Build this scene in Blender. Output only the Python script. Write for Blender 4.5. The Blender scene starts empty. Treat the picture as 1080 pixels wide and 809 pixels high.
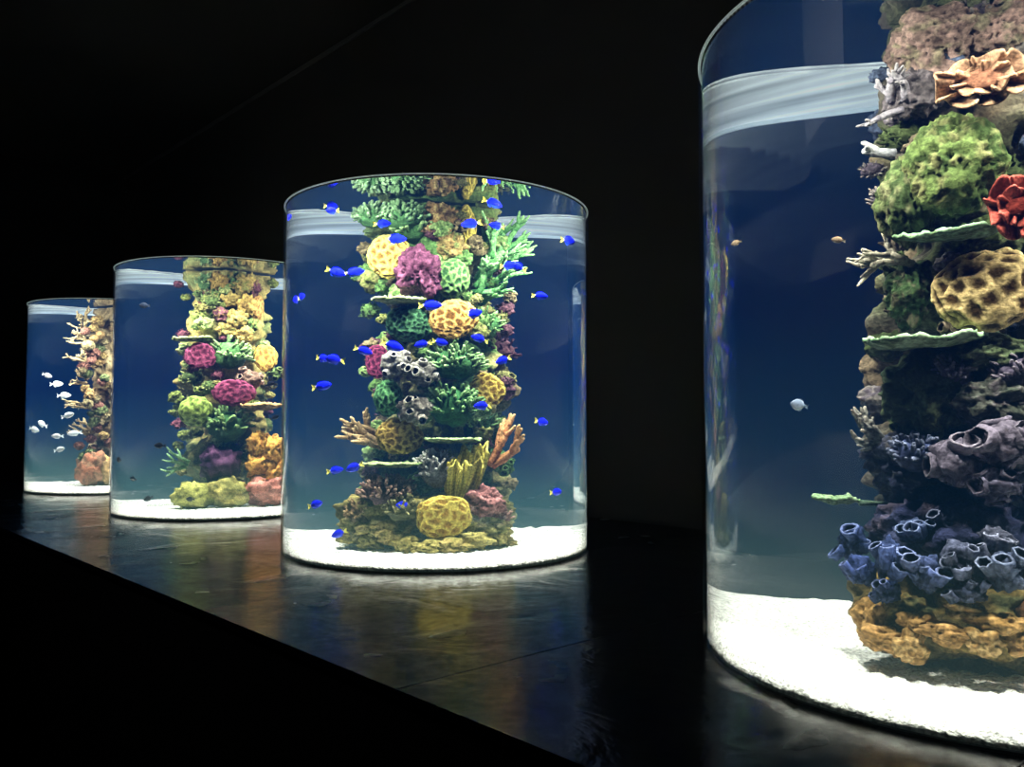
import bpy, math, random
import numpy as np
from mathutils import Vector, Matrix

S=0.6; HC=0.833; LZ=1.0; PITCH=math.radians(2.45); H=2.20; HW=2.188; RW=0.985
TANKS=[(1.70,3.05),(-0.494,5.67),(-2.68,8.05),(-4.85,10.5)]
scene=bpy.context.scene
COL=scene.collection
scene.view_settings.view_transform='Standard'
scene.view_settings.look='None'

# ------------------------------------------------------------------ helpers
def hexc(h):
    h=h.lstrip('#'); o=[]
    for i in (0,2,4):
        c=int(h[i:i+2],16)/255
        o.append(c/12.92 if c<=0.04045 else ((c+0.055)/1.055)**2.4)
    return np.array(o)
def hsh(ix,iy,iz,seed):
    with np.errstate(over='ignore'):
        n=(ix.astype(np.int64)*374761393+iy.astype(np.int64)*668265263+iz.astype(np.int64)*1442695041+seed*974634777)&0xFFFFFFFF
        n=((n^(n>>13))*1274126177)&0xFFFFFFFF
        n=n^(n>>16)
    return n/4294967295.0
def vnoise(p,seed=0):
    f=np.floor(p); t=p-f; t=t*t*(3-2*t); i=f.astype(np.int64)
    r=0
    for dx in (0,1):
        for dy in (0,1):
            for dz in (0,1):
                w=(t[:,0] if dx else 1-t[:,0])*(t[:,1] if dy else 1-t[:,1])*(t[:,2] if dz else 1-t[:,2])
                r=r+w*hsh(i[:,0]+dx,i[:,1]+dy,i[:,2]+dz,seed)
    return r
def fbm(p,seed=0,octv=4):
    a=.5; r=0; s=0
    for k in range(octv):
        r=r+a*vnoise(p*(2**k)+k*17.3,seed+k*7); s+=a; a*=.5
    return r/s
def sstep(a,b,x):
    t=np.clip((x-a)/(b-a),0,1); return t*t*(3-2*t)
import bmesh
_ico={}
def ico(sub):
    if sub not in _ico:
        bm=bmesh.new(); bmesh.ops.create_icosphere(bm,subdivisions=sub,radius=1.0)
        V=np.array([v.co[:] for v in bm.verts]); F=[tuple(v.index for v in f.verts) for f in bm.faces]
        bm.free(); _ico[sub]=(V,F)
    return _ico[sub]
class MB:
    def __init__(s): s.V=[];s.F=[];s.C=[];s.n=0
    def add(s,V,F,C):
        V=np.asarray(V,float); C=np.asarray(C,float)
        if C.ndim==1: C=np.tile(C,(len(V),1))
        o=s.n
        s.V.append(V); s.C.append(C); s.F.extend([tuple(i+o for i in f) for f in F]); s.n+=len(V)
def mkobj(name,mb,mat,parent=None,loc=(0,0,0),smooth=True):
    me=bpy.data.meshes.new(name)
    V=np.concatenate(mb.V); C=np.concatenate(mb.C)
    me.from_pydata(V.tolist(),[],mb.F)
    at=me.color_attributes.new('Col','FLOAT_COLOR','POINT')
    at.data.foreach_set('color',np.concatenate([np.clip(C,0,1),np.ones((len(C),1))],1).astype(np.float32).ravel())
    if smooth: me.polygons.foreach_set('use_smooth',[True]*len(me.polygons))
    me.materials.append(mat); me.update()
    ob=bpy.data.objects.new(name,me); COL.objects.link(ob)
    ob.location=loc
    if parent: ob.parent=parent
    return ob
def empty(name,loc,rot=0,label=None,cat=None):
    e=bpy.data.objects.new(name,None); e.location=loc; e.rotation_euler=(0,0,rot); e.empty_display_size=.1
    COL.objects.link(e)
    if label: e['label']=label
    if cat: e['category']=cat
    return e
# ------------------------------------------------------------------ materials
def newmat(n):
    m=bpy.data.materials.new(n); m.use_nodes=True; nt=m.node_tree
    for x in list(nt.nodes): nt.nodes.remove(x)
    out=nt.nodes.new('ShaderNodeOutputMaterial'); return m,nt,out
def colmat(name,rough=.7,spec=.25,bscale=140,bstr=.5,nvar=.35,dist=.004):
    m,nt,out=newmat(name); N=nt.nodes; Lk=nt.links
    p=N.new('ShaderNodeBsdfPrincipled'); a=N.new('ShaderNodeAttribute'); a.attribute_name='Col'
    tc=N.new('ShaderNodeTexCoord'); no=N.new('ShaderNodeTexNoise'); no.inputs['Scale'].default_value=bscale
    no.inputs['Detail'].default_value=3
    mr=N.new('ShaderNodeMapRange'); mr.inputs[1].default_value=.3; mr.inputs[2].default_value=.7
    mr.inputs[3].default_value=1-nvar; mr.inputs[4].default_value=1+nvar
    mx=N.new('ShaderNodeVectorMath'); mx.operation='SCALE'
    b=N.new('ShaderNodeBump'); b.inputs['Strength'].default_value=bstr; b.inputs['Distance'].default_value=dist
    Lk.new(tc.outputs['Object'],no.inputs['Vector']); Lk.new(no.outputs[0],mr.inputs[0])
    Lk.new(a.outputs['Color'],mx.inputs[0]); Lk.new(mr.outputs[0],mx.inputs['Scale'])
    Lk.new(mx.outputs[0],p.inputs['Base Color']); Lk.new(no.outputs[0],b.inputs['Height'])
    Lk.new(b.outputs[0],p.inputs['Normal'])
    p.inputs['Roughness'].default_value=rough; p.inputs['Specular IOR Level'].default_value=spec
    Lk.new(p.outputs[0],out.inputs[0]); return m
M_coral=colmat('coral',.75,.2,150,.7,.5)
M_fish=colmat('fish_skin',.35,.5,60,.05,.08)
M_sand=colmat('white_sand',.9,.1,130,1.0,.55,.007)
def glow_mat():  # streaky emission painted in for the bright band at the waterline
    m,nt,out=newmat('waterline_glow'); N=nt.nodes; Lk=nt.links
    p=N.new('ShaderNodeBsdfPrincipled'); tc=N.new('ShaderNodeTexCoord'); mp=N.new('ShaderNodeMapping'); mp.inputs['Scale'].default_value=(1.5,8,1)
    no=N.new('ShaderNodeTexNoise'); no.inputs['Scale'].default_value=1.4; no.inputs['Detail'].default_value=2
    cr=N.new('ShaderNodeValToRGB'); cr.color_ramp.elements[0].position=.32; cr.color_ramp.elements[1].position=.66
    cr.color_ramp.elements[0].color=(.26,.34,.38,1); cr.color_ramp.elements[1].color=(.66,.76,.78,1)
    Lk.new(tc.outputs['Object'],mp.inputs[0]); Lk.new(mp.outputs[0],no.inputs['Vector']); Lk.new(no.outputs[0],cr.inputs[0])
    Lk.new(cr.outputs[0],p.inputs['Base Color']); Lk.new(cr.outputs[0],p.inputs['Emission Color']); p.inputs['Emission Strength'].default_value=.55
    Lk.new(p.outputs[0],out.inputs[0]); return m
M_glow=glow_mat()
def plain(name,col,rough=.5,emis=None,es=0):
    m,nt,out=newmat(name); p=nt.nodes.new('ShaderNodeBsdfPrincipled')
    no=nt.nodes.new('ShaderNodeTexNoise'); no.inputs['Scale'].default_value=6
    cr=nt.nodes.new('ShaderNodeValToRGB')
    cr.color_ramp.elements[0].color=(*[c*.75 for c in col],1); cr.color_ramp.elements[1].color=(*[c*1.25 for c in col],1)
    nt.links.new(no.outputs[0],cr.inputs[0]); nt.links.new(cr.outputs[0],p.inputs['Base Color'])
    p.inputs['Roughness'].default_value=rough
    if emis: p.inputs['Emission Color'].default_value=(*emis,1); p.inputs['Emission Strength'].default_value=es
    nt.links.new(p.outputs[0],out.inputs[0]); return m
M_wall=plain('dark_wall',(.010,.010,.0105),.85)
M_ceil=plain('black_ceiling',(.0015,.0015,.0015),.9)
M_floor=plain('black_floor',(.004,.004,.005),.9)
M_body=plain('black_counter_side',(.003,.003,.004),.9)
M_rim=plain('acrylic_rim',(.5,.6,.6),.3,(.62,.74,.72),.24)  # edge glow painted as weak emission on the rim
M_trim=plain('wall_top_trim',(.05,.05,.05),.6)
# ledge: glossy dark vinyl
def ledge_mat():
    m,nt,out=newmat('glossy_black_panel'); N=nt.nodes; Lk=nt.links
    p=N.new('ShaderNodeBsdfPrincipled'); tc=N.new('ShaderNodeTexCoord')
    n1=N.new('ShaderNodeTexNoise'); n1.inputs['Scale'].default_value=3.6; n1.inputs['Detail'].default_value=4; n1.inputs['Distortion'].default_value=1.0
    n2=N.new('ShaderNodeTexNoise'); n2.inputs['Scale'].default_value=45; n2.inputs['Detail'].default_value=4
    b1=N.new('ShaderNodeBump'); b1.inputs['Strength'].default_value=.5; b1.inputs['Distance'].default_value=.011
    b2=N.new('ShaderNodeBump'); b2.inputs['Strength'].default_value=.2; b2.inputs['Distance'].default_value=.002
    mr=N.new('ShaderNodeMapRange'); mr.inputs[1].default_value=.35; mr.inputs[2].default_value=.7; mr.inputs[3].default_value=.13; mr.inputs[4].default_value=.28
    Lk.new(tc.outputs['Object'],n1.inputs['Vector']); Lk.new(tc.outputs['Object'],n2.inputs['Vector'])
    Lk.new(n1.outputs[0],b1.inputs['Height']); Lk.new(n2.outputs[0],b2.inputs['Height']); Lk.new(b1.outputs[0],b2.inputs['Normal'])
    Lk.new(b2.outputs[0],p.inputs['Normal']); Lk.new(n1.outputs[0],mr.inputs[0]); Lk.new(mr.outputs[0],p.inputs['Roughness'])
    sp=N.new('ShaderNodeMapRange'); sp.inputs[1].default_value=.38; sp.inputs[2].default_value=.62; sp.inputs[3].default_value=.16; sp.inputs[4].default_value=.5
    Lk.new(n2.outputs[0],sp.inputs[0]); Lk.new(sp.outputs[0],p.inputs['Specular IOR Level'])
    p.inputs['Base Color'].default_value=(.008,.010,.016,1); p.inputs['IOR'].default_value=1.36
    Lk.new(p.outputs[0],out.inputs[0]); return m
M_ledge=ledge_mat()
# tank wall: thin clear acrylic
def wall_mat():
    m,nt,out=newmat('clear_acrylic'); N=nt.nodes; Lk=nt.links
    t=N.new('ShaderNodeBsdfTransparent'); t.inputs[0].default_value=(.985,.995,1,1)
    g=N.new('ShaderNodeBsdfGlossy'); g.inputs['Roughness'].default_value=.06
    f=N.new('ShaderNodeLayerWeight'); f.inputs[0].default_value=.5
    pw=N.new('ShaderNodeMath'); pw.operation='POWER'; pw.inputs[1].default_value=5
    ml=N.new('ShaderNodeMath'); ml.operation='MULTIPLY_ADD'; ml.inputs[1].default_value=.65; ml.inputs[2].default_value=.010
    Lk.new(f.outputs['Facing'],pw.inputs[0]); Lk.new(pw.outputs[0],ml.inputs[0])
    mx=N.new('ShaderNodeMixShader'); Lk.new(ml.outputs[0],mx.inputs[0]); Lk.new(t.outputs[0],mx.inputs[1]); Lk.new(g.outputs[0],mx.inputs[2])
    Lk.new(mx.outputs[0],out.inputs[0]); return m
M_acr=wall_mat()
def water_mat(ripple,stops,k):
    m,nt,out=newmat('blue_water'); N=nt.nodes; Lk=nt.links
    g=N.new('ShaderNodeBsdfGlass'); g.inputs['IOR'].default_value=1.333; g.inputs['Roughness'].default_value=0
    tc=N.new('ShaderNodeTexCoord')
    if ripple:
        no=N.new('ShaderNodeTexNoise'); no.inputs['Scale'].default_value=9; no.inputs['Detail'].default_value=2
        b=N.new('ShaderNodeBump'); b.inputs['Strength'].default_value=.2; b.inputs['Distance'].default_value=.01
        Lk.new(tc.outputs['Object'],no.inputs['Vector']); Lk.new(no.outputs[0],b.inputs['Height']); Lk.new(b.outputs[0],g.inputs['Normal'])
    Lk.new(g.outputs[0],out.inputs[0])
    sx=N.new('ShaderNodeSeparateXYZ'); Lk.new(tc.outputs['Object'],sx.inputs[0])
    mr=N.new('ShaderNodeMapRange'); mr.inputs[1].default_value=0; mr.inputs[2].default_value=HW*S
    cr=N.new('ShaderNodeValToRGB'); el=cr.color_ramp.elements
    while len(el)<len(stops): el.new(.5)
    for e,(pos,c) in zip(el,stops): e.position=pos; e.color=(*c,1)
    # scattered light painted as volume emission, graded by height, stronger towards the wall; nothing beyond the wall or above the surface
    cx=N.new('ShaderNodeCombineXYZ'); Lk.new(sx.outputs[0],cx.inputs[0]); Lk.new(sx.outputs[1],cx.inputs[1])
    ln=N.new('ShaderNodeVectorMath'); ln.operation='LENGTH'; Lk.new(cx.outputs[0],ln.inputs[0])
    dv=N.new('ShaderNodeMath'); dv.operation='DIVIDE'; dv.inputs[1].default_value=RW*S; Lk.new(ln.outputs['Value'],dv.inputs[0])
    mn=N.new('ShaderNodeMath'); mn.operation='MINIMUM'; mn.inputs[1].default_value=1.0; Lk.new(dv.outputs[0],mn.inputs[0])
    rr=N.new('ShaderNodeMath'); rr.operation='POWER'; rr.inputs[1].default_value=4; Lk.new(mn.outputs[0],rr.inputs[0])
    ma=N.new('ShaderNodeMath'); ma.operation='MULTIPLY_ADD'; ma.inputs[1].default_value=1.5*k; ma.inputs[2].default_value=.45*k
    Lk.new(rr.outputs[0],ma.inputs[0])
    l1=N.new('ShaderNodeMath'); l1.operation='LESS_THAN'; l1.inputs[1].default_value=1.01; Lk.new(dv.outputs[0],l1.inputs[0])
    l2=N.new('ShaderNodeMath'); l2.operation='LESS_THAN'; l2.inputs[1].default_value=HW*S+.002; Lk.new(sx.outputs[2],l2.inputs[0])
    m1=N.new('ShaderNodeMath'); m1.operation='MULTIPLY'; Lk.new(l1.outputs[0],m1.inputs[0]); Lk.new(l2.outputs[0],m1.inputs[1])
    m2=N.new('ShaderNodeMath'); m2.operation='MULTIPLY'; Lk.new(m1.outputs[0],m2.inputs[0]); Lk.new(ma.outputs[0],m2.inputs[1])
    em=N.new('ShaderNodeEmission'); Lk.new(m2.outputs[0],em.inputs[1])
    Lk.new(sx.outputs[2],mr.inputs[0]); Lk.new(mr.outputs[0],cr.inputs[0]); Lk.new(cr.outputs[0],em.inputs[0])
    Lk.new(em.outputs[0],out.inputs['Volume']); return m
ST=[(0,(.11,.23,.23)),(.13,(.055,.145,.17)),(.27,(.014,.060,.135)),(.55,(.005,.028,.112)),(.85,(.008,.040,.125)),(1.0,(.016,.056,.145))]  # painted water glow: emission colours from tank floor to surface
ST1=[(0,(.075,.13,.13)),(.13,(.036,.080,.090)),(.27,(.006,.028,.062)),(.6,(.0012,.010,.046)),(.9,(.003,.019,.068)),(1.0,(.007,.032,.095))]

# ------------------------------------------------------------------ geometry of sight into a tank
def frame(i):
    X,Y=TANKS[i]; D=math.hypot(X,Y); return X,Y,D,math.atan2(X,Y)
def loc(i,u,v,q):
    """measured bearing -> local (right, toward visitor, up) in radius units, with refraction"""
    X,Y,D,ph0=frame(i)
    x=(u-540)/900; z=(404.5-v)/900
    yy=math.cos(PITCH)-z*math.sin(PITCH); zz=z*math.cos(PITCH)+math.sin(PITCH)
    dl=math.atan2(x,yy)-ph0; te=zz/math.hypot(x,yy)
    bm_=math.asin(.97/D); dl=max(-bm_,min(bm_,dl))
    b=D*math.sin(dl); to=D*math.cos(dl)-math.sqrt(RW*RW-b*b)
    EL=to*math.sin(dl); ET=D-to*math.cos(dl)
    dd=dl-(math.asin(b/RW)-math.asin(b/RW/1.333))
    ti2=(ET-q)/math.cos(dd)
    se=math.sin(math.atan(te))/1.333; te2=math.tan(math.asin(se))
    return EL+ti2*math.sin(dd), q, HC+to*te+ti2*te2
def size(i,u,v,w,h,q):
    a=loc(i,u-w/2,v,q)[0]; b=loc(i,u+w/2,v,q)[0]
    t=loc(i,u,v-h/2,q)[2]; d=loc(i,u,v+h/2,q)[2]
    return (b-a)/2*S,(t-d)/2*S

# ------------------------------------------------------------------ coral generators (local: x right, -y visitor, z up)
def g_brain(rx,ry,rz,ca,cb,seed,sub=5,n=110,depth=.09):
    V,F=ico(sub); r=np.random.RandomState(seed)
    k=np.arange(n)+.5; ph=np.arccos(1-2*k/n); th=np.pi*(1+5**.5)*k
    P=np.stack([np.cos(th)*np.sin(ph),np.sin(th)*np.sin(ph),np.cos(ph)],1)+r.randn(n,3)*.75/np.sqrt(n)
    P/=np.linalg.norm(P,axis=1)[:,None]
    W=V+(np.stack([fbm(V*3,seed+1),fbm(V*3,seed+2),fbm(V*3,seed+3)],1)-.5)*.35
    W/=np.linalg.norm(W,axis=1)[:,None]
    d=np.arccos(np.clip(W@P.T,-1,1)); d.partition(1,axis=1)
    e=(d[:,1]-d[:,0])*np.sqrt(n)/3.5
    rid=1-sstep(.08,.42,e)
    sh=1+depth*(rid-.6)+.42*(fbm(V*1.5,seed+9)-.5)
    mb=MB(); nz=fbm(V*6,seed+5)[:,None]
    C=(cb[None]*(1-rid[:,None])+ca[None]*rid[:,None])*(.6+.8*nz)
    mb.add(V*sh[:,None]*[rx,ry,rz],F,C); return mb
def g_lump(rx,ry,rz,cols,seed,sub=5,rough=.5,freq=2.2,pore=.06,knob=1.0):
    V,F=ico(sub)
    n=fbm(V*freq,seed,5 if knob>=1 else 2); po=vnoise(V*16,seed+3); po2=sstep(.62,.85,po)
    kn=vnoise(V*7,seed+8)
    sh=1+rough*(n-.5)*1.8+knob*(.16*(kn-.5)+.07*(vnoise(V*13,seed+2)-.5))-pore*po2*1.6
    m=sstep(.35,.65,fbm(V*3.1+5,seed+11))[:,None]; m2=sstep(.5,.7,fbm(V*4.3+9,seed+21))[:,None]
    C=cols[0]*(1-m)+cols[1]*m
    if len(cols)>2: C=C*(1-m2)+cols[2]*m2
    C=C*(1-.65*po2[:,None]*min(1,pore*12))*(.55+.9*kn[:,None])
    mb=MB(); mb.add(V*sh[:,None]*[rx,ry,rz],F,C); return mb
def g_plate(rx,ry,rz,ca,cb,seed,nr=16,nt=90):
    V=[];F=[];C=[]
    th=np.arange(nt)/nt*2*np.pi
    cs=np.stack([np.cos(th),np.sin(th),0*th],1)
    rim=1+.28*(fbm(cs*1.5+seed,seed,3)-.5)*2+.10*(vnoise(cs*8,seed+2)-.5)
    rows=[]
    for side in (1,-1):
        for j in range(nr+1):
            s=j/nr
            if side==-1: s=1-s
            P=cs*rim[:,None]*s
            nb=vnoise(np.c_[P[:,:2]*9,0*th+seed],seed+5)
            nl=fbm(np.c_[P[:,:2]*1.6,0*th+seed],seed+6,3)
            edge=max(0,1-s)**.5
            z=(nl-.5)*1.6+s*s*.7
            z=z+(side*(.20+.35*edge))+ (nb-.4)*(.9 if side==1 else .4)*(.35+.65*s)
            P=np.c_[P[:,0]*rx,P[:,1]*ry,z*rz]; rows.append(P)
            m=(sstep(.3,.8,nb)*(.4+.6*s))[:,None]
            c=cb*(1-m)+ca*m
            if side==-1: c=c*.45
            C.append(c)
    for a in range(len(rows)-1):
        for t in range(nt):
            t2=(t+1)%nt; F.append((a*nt+t,a*nt+t2,(a+1)*nt+t2,(a+1)*nt+t))
    mb=MB(); mb.add(np.concatenate(rows),F,np.concatenate(C)); return mb
def tube(mb,pts,rads,cols,ns=8,close=True,bump=0,rs=None):
    pts=[Vector(p) for p in pts]; n=len(pts); V=[];C=[];F=[]
    d=(pts[1]-pts[0]).normalized(); up=Vector((0,0,1)) if abs(d.z)<.9 else Vector((1,0,0))
    a=d.cross(up).normalized()
    for k in range(n):
        if k<n-1: dd=pts[k+1]-pts[k]
        else: dd=pts[k]-pts[k-1]
        if dd.length>1e-9 and rads[k]>=0:
            dn=dd.normalized()
            if dn.dot(d)>-.2: d=dn
        a=(a-d*a.dot(d)).normalized(); b=d.cross(a)
        for t in range(ns):
            an=t/ns*2*math.pi; r=abs(rads[k])*(1+(bump*(rs.random()-.5) if rs else 0))
            V.append(pts[k]+a*math.cos(an)*r+b*math.sin(an)*r); C.append(cols[k])
    for k in range(n-1):
        for t in range(ns):
            t2=(t+1)%ns; F.append((k*ns+t,k*ns+t2,(k+1)*ns+t2,(k+1)*ns+t))
    if close:
        F.append(tuple(range((n-1)*ns,n*ns)))
        F.append(tuple(range(ns-1,-1,-1)))
    mb.add([v[:] for v in V],F,C)
def finger(mb,p,d,L,r,ca,cb,rs,ns=8,n=4,wig=.25,taper=.6,bump=.25):
    p=Vector(p); d=Vector(d).normalized(); pts=[p.copy()]; rr=[r]; cc=[ca]
    for k in range(n):
        d=(d+Vector((rs.uniform(-wig,wig),rs.uniform(-wig,wig),rs.uniform(-wig,wig)))).normalized()
        p=p+d*L/n; t=(k+1)/n; pts.append(p.copy()); rr.append(r*(1-(1-taper)*t)*(1+rs.uniform(-.15,.2))); cc.append(ca*(1-t)+cb*t)
    pts.append(p+d*r*.35*1.0); rr.append(r*taper*.75); cc.append(cb)
    pts.append(p+d*r*.55); rr.append(r*taper*.3); cc.append(cb)
    tube(mb,pts,rr,cc,ns,True,bump,rs); return pts,d
def g_branch(L,r,dirs,ca,cb,seed,lev=3,ns=8,spread=.9,flat=1.0,keep=.72):
    rs=random.Random(seed); mb=MB()
    def rec(p,d,L,r,lev):
        cA=ca*(.6+.1*lev) if lev>1 else ca
        pts,dd=finger(mb,p,d,L,r,cA,cb if lev<=1 else (ca+cb)/2,rs,ns,5,.16,.8 if lev>1 else .5)
        if lev<=1: return
        for k in range(rs.choice([2,3])):
            q=pts[rs.choice([2,3,4,5])]
            sp=Vector((rs.uniform(-1,1),rs.uniform(-1,1)*flat,rs.uniform(-.5,1)))*spread
            rec(q,(dd+sp).normalized(),L*rs.uniform(.55,.85),r*keep,lev-1)
    for d in dirs: rec(Vector((rs.uniform(-1,1)*r*1.5,rs.uniform(-1,1)*r,rs.uniform(-1,1)*r*1.5)),Vector(d).normalized(),L,r,lev)
    return mb
def g_tuft(rx,ry,rz,ca,cb,seed,n=90,fl=.35,fr=.07,ns=6,down=-.3):
    rs=random.Random(seed); mb=g_lump(rx*.8,ry*.8,rz*.8,[ca*.5,ca*.75],seed,3,.3); R=(rx+rz)/2
    k=0
    while k<n:
        v=Vector((rs.gauss(0,1),rs.gauss(0,1),rs.gauss(0,1))).normalized()
        if v.z<down: continue
        p=Vector((v.x*rx*.72,v.y*ry*.72,v.z*rz*.72))
        d=(v+Vector((0,0,.5))).normalized()
        s=rs.uniform(.6,1.25); sh=rs.uniform(.6,1.15)
        finger(mb,p,d,R*fl*s*1.2,R*fr*rs.uniform(.8,1.3),ca*.7*sh,cb*sh,rs,ns,3,.3,.8); k+=1
    return mb
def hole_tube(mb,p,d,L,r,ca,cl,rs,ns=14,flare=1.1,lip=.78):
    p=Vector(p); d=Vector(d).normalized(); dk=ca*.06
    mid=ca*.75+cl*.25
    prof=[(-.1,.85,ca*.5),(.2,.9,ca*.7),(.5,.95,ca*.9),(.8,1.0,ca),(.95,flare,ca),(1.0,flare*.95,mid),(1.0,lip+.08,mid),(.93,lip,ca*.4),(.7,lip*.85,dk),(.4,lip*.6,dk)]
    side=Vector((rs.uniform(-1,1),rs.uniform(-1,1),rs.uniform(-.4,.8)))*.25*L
    V=[];C=[];F=[]
    up=Vector((0,0,1)) if abs(d.z)<.9 else Vector((1,0,0)); a=d.cross(up).normalized(); b=d.cross(a)
    ph=[1+rs.uniform(-.16,.16) for _ in range(ns)]
    for (t,rr,c) in prof:
        o=p+d*L*t+side*t*t; f=rs.uniform(.92,1.08)
        for k in range(ns):
            an=k/ns*2*math.pi; q=rr*r*ph[k]*f
            V.append((o+a*math.cos(an)*q+b*math.sin(an)*q+d*L*rs.uniform(-.03,.03))[:]); C.append(c*(1+rs.uniform(-.35,.35)))
    m=len(prof)
    for j in range(m-1):
        for k in range(ns):
            k2=(k+1)%ns; F.append((j*ns+k,j*ns+k2,(j+1)*ns+k2,(j+1)*ns+k))
    F.append(tuple(range((m-1)*ns,m*ns)))
    mb.add(V,F,C)
def g_tubes(rx,ry,rz,ca,cl,seed,n=9,r=.2,L=.9,lean=0):
    rs=random.Random(seed); mb=g_lump(rx*.8,ry*.75,rz*.75,[ca*.35,ca*.6],seed,4,.6); R=rz
    for k in range(n):
        x=(k+.5)/n*2-1+rs.uniform(-.25,.25)
        p=Vector((x*rx*.75,-ry*rs.uniform(.1,.85),rz*rs.uniform(-.9,.5)))
        d=Vector((lean+x*.6+rs.uniform(-.4,.4),rs.uniform(-.9,-.1),1.0))
        hole_tube(mb,p,d,R*L*rs.uniform(.5,1.2),R*r*rs.uniform(.75,1.3),ca*rs.uniform(.6,1.35),cl,rs,14,1.0,.74)
    return mb
def g_barn(rx,ry,rz,ca,cl,seed,n=10,r=.3,fl=.85,lip=.62,hh=.5):
    rs=random.Random(seed); mb=g_lump(rx*.85,ry*.85,rz*.85,[ca*.5,ca*.85],seed,4,.5); R=(rx+rz)/2
    dirs=[];tries=0
    while len(dirs)<n and tries<600:
        tries+=1
        v=Vector((rs.gauss(0,1),rs.gauss(0,1),rs.gauss(0,1))).normalized()
        if v.y>.35: continue
        if any((v-w).length<1.5*r for w in dirs): continue
        dirs.append(v)
    for v in dirs:
        p=Vector((v.x*rx*.62,v.y*ry*.62,v.z*rz*.62))
        hole_tube(mb,p,v+Vector((0,-.3,.35)),R*hh*rs.uniform(.76,1.2),R*r*rs.uniform(.7,1.15),ca*rs.uniform(.6,1.2),cl,rs,14,fl,lip)
    return mb
def g_ruffle(rx,ry,rz,ca,cb,seed,k=9,layers=2):
    mb=MB(); nt=200; nr=14
    th=np.arange(nt)/nt*2*np.pi
    for l in range(layers):
        sc=1-.38*l; V=[];C=[];F=[]
        for j in range(nr+1):
            s=.08+.92*j/nr
            ph=l*1.7+seed; wob=np.sin(th*3+ph)*.8
            am=.36*s**1.4
            wave=(np.sin(k*th+wob*2+ph)+.35*np.sin(k*2.0*th+ph*2)*s)*am
            rad=s*sc*(1+.08*np.sin((k+2)*th+ph)*s+.12*np.sin(2*th+seed))
            tw=.16*np.sin(k*th+ph+1.5)*s
            x=rad*np.cos(th+tw)*rx; z=rad*np.sin(th+tw)*rz
            y=-(wave*sc+.35*s*s*(1-.2*l)+.25*l)*ry
            V.append(np.c_[x,y,z]); m=s**2.5
            C.append(np.tile(cb*(1-m)+ca*m,(nt,1))*(.75+.3*np.sin(k*th+wob*2+ph)[:,None]))
        for j in range(nr):
            for t in range(nt):
                t2=(t+1)%nt; F.append((j*nt+t,j*nt+t2,(j+1)*nt+t2,(j+1)*nt+t))
        mb.add(np.concatenate(V),F,np.concatenate(C))
    b=g_lump(rx*.5,ry*.5,rz*.5,[cb*.6,cb*.8],seed,3); mb.add(b.V[0],b.F,b.C[0])
    return mb
def g_leaf(rx,ry,rz,ca,cb,seed,n=5):
    mb=MB(); rs=random.Random(seed)
    for l in range(n):
        x0=(l+.5)/n*2-1; nu=16; nv=18; V=[];C=[];F=[]
        ang=rs.uniform(-.8,.8); hh=rs.uniform(.65,1.1)*2; lean=.35+x0*.25+rs.uniform(-.1,.15); yy0=rs.uniform(-.6,.4)*ry
        for j in range(nv+1):
            s=j/nv
            for i2 in range(nu+1):
                t=i2/nu*2-1
                wd=(.35+.65*math.sin(min(1,s*1.1)*math.pi*.6))*rx*.30
                fold=math.sin(t*4+l)*.15*rx*s
                lx=t*wd; ly=fold
                x=x0*rx*.45+lean*rx*s*1.2-.3*rx+lx*math.cos(ang)-ly*math.sin(ang)
                y=yy0+lx*math.sin(ang)+ly*math.cos(ang)-.35*ry*s*s
                z=-rz+(s*hh*(1-.22*t*t)+.08*math.sin(t*6+l)*s)*rz
                V.append((x,y,z)); rib=.5+.5*math.cos(t*14)
                C.append((cb*(1-s)+ca*s)*(.65+.45*rib))
        for j in range(nv):
            for i2 in range(nu):
                a=j*(nu+1)+i2; F.append((a,a+1,a+nu+2,a+nu+1))
        mb.add(V,F,C)
    return mb

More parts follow.
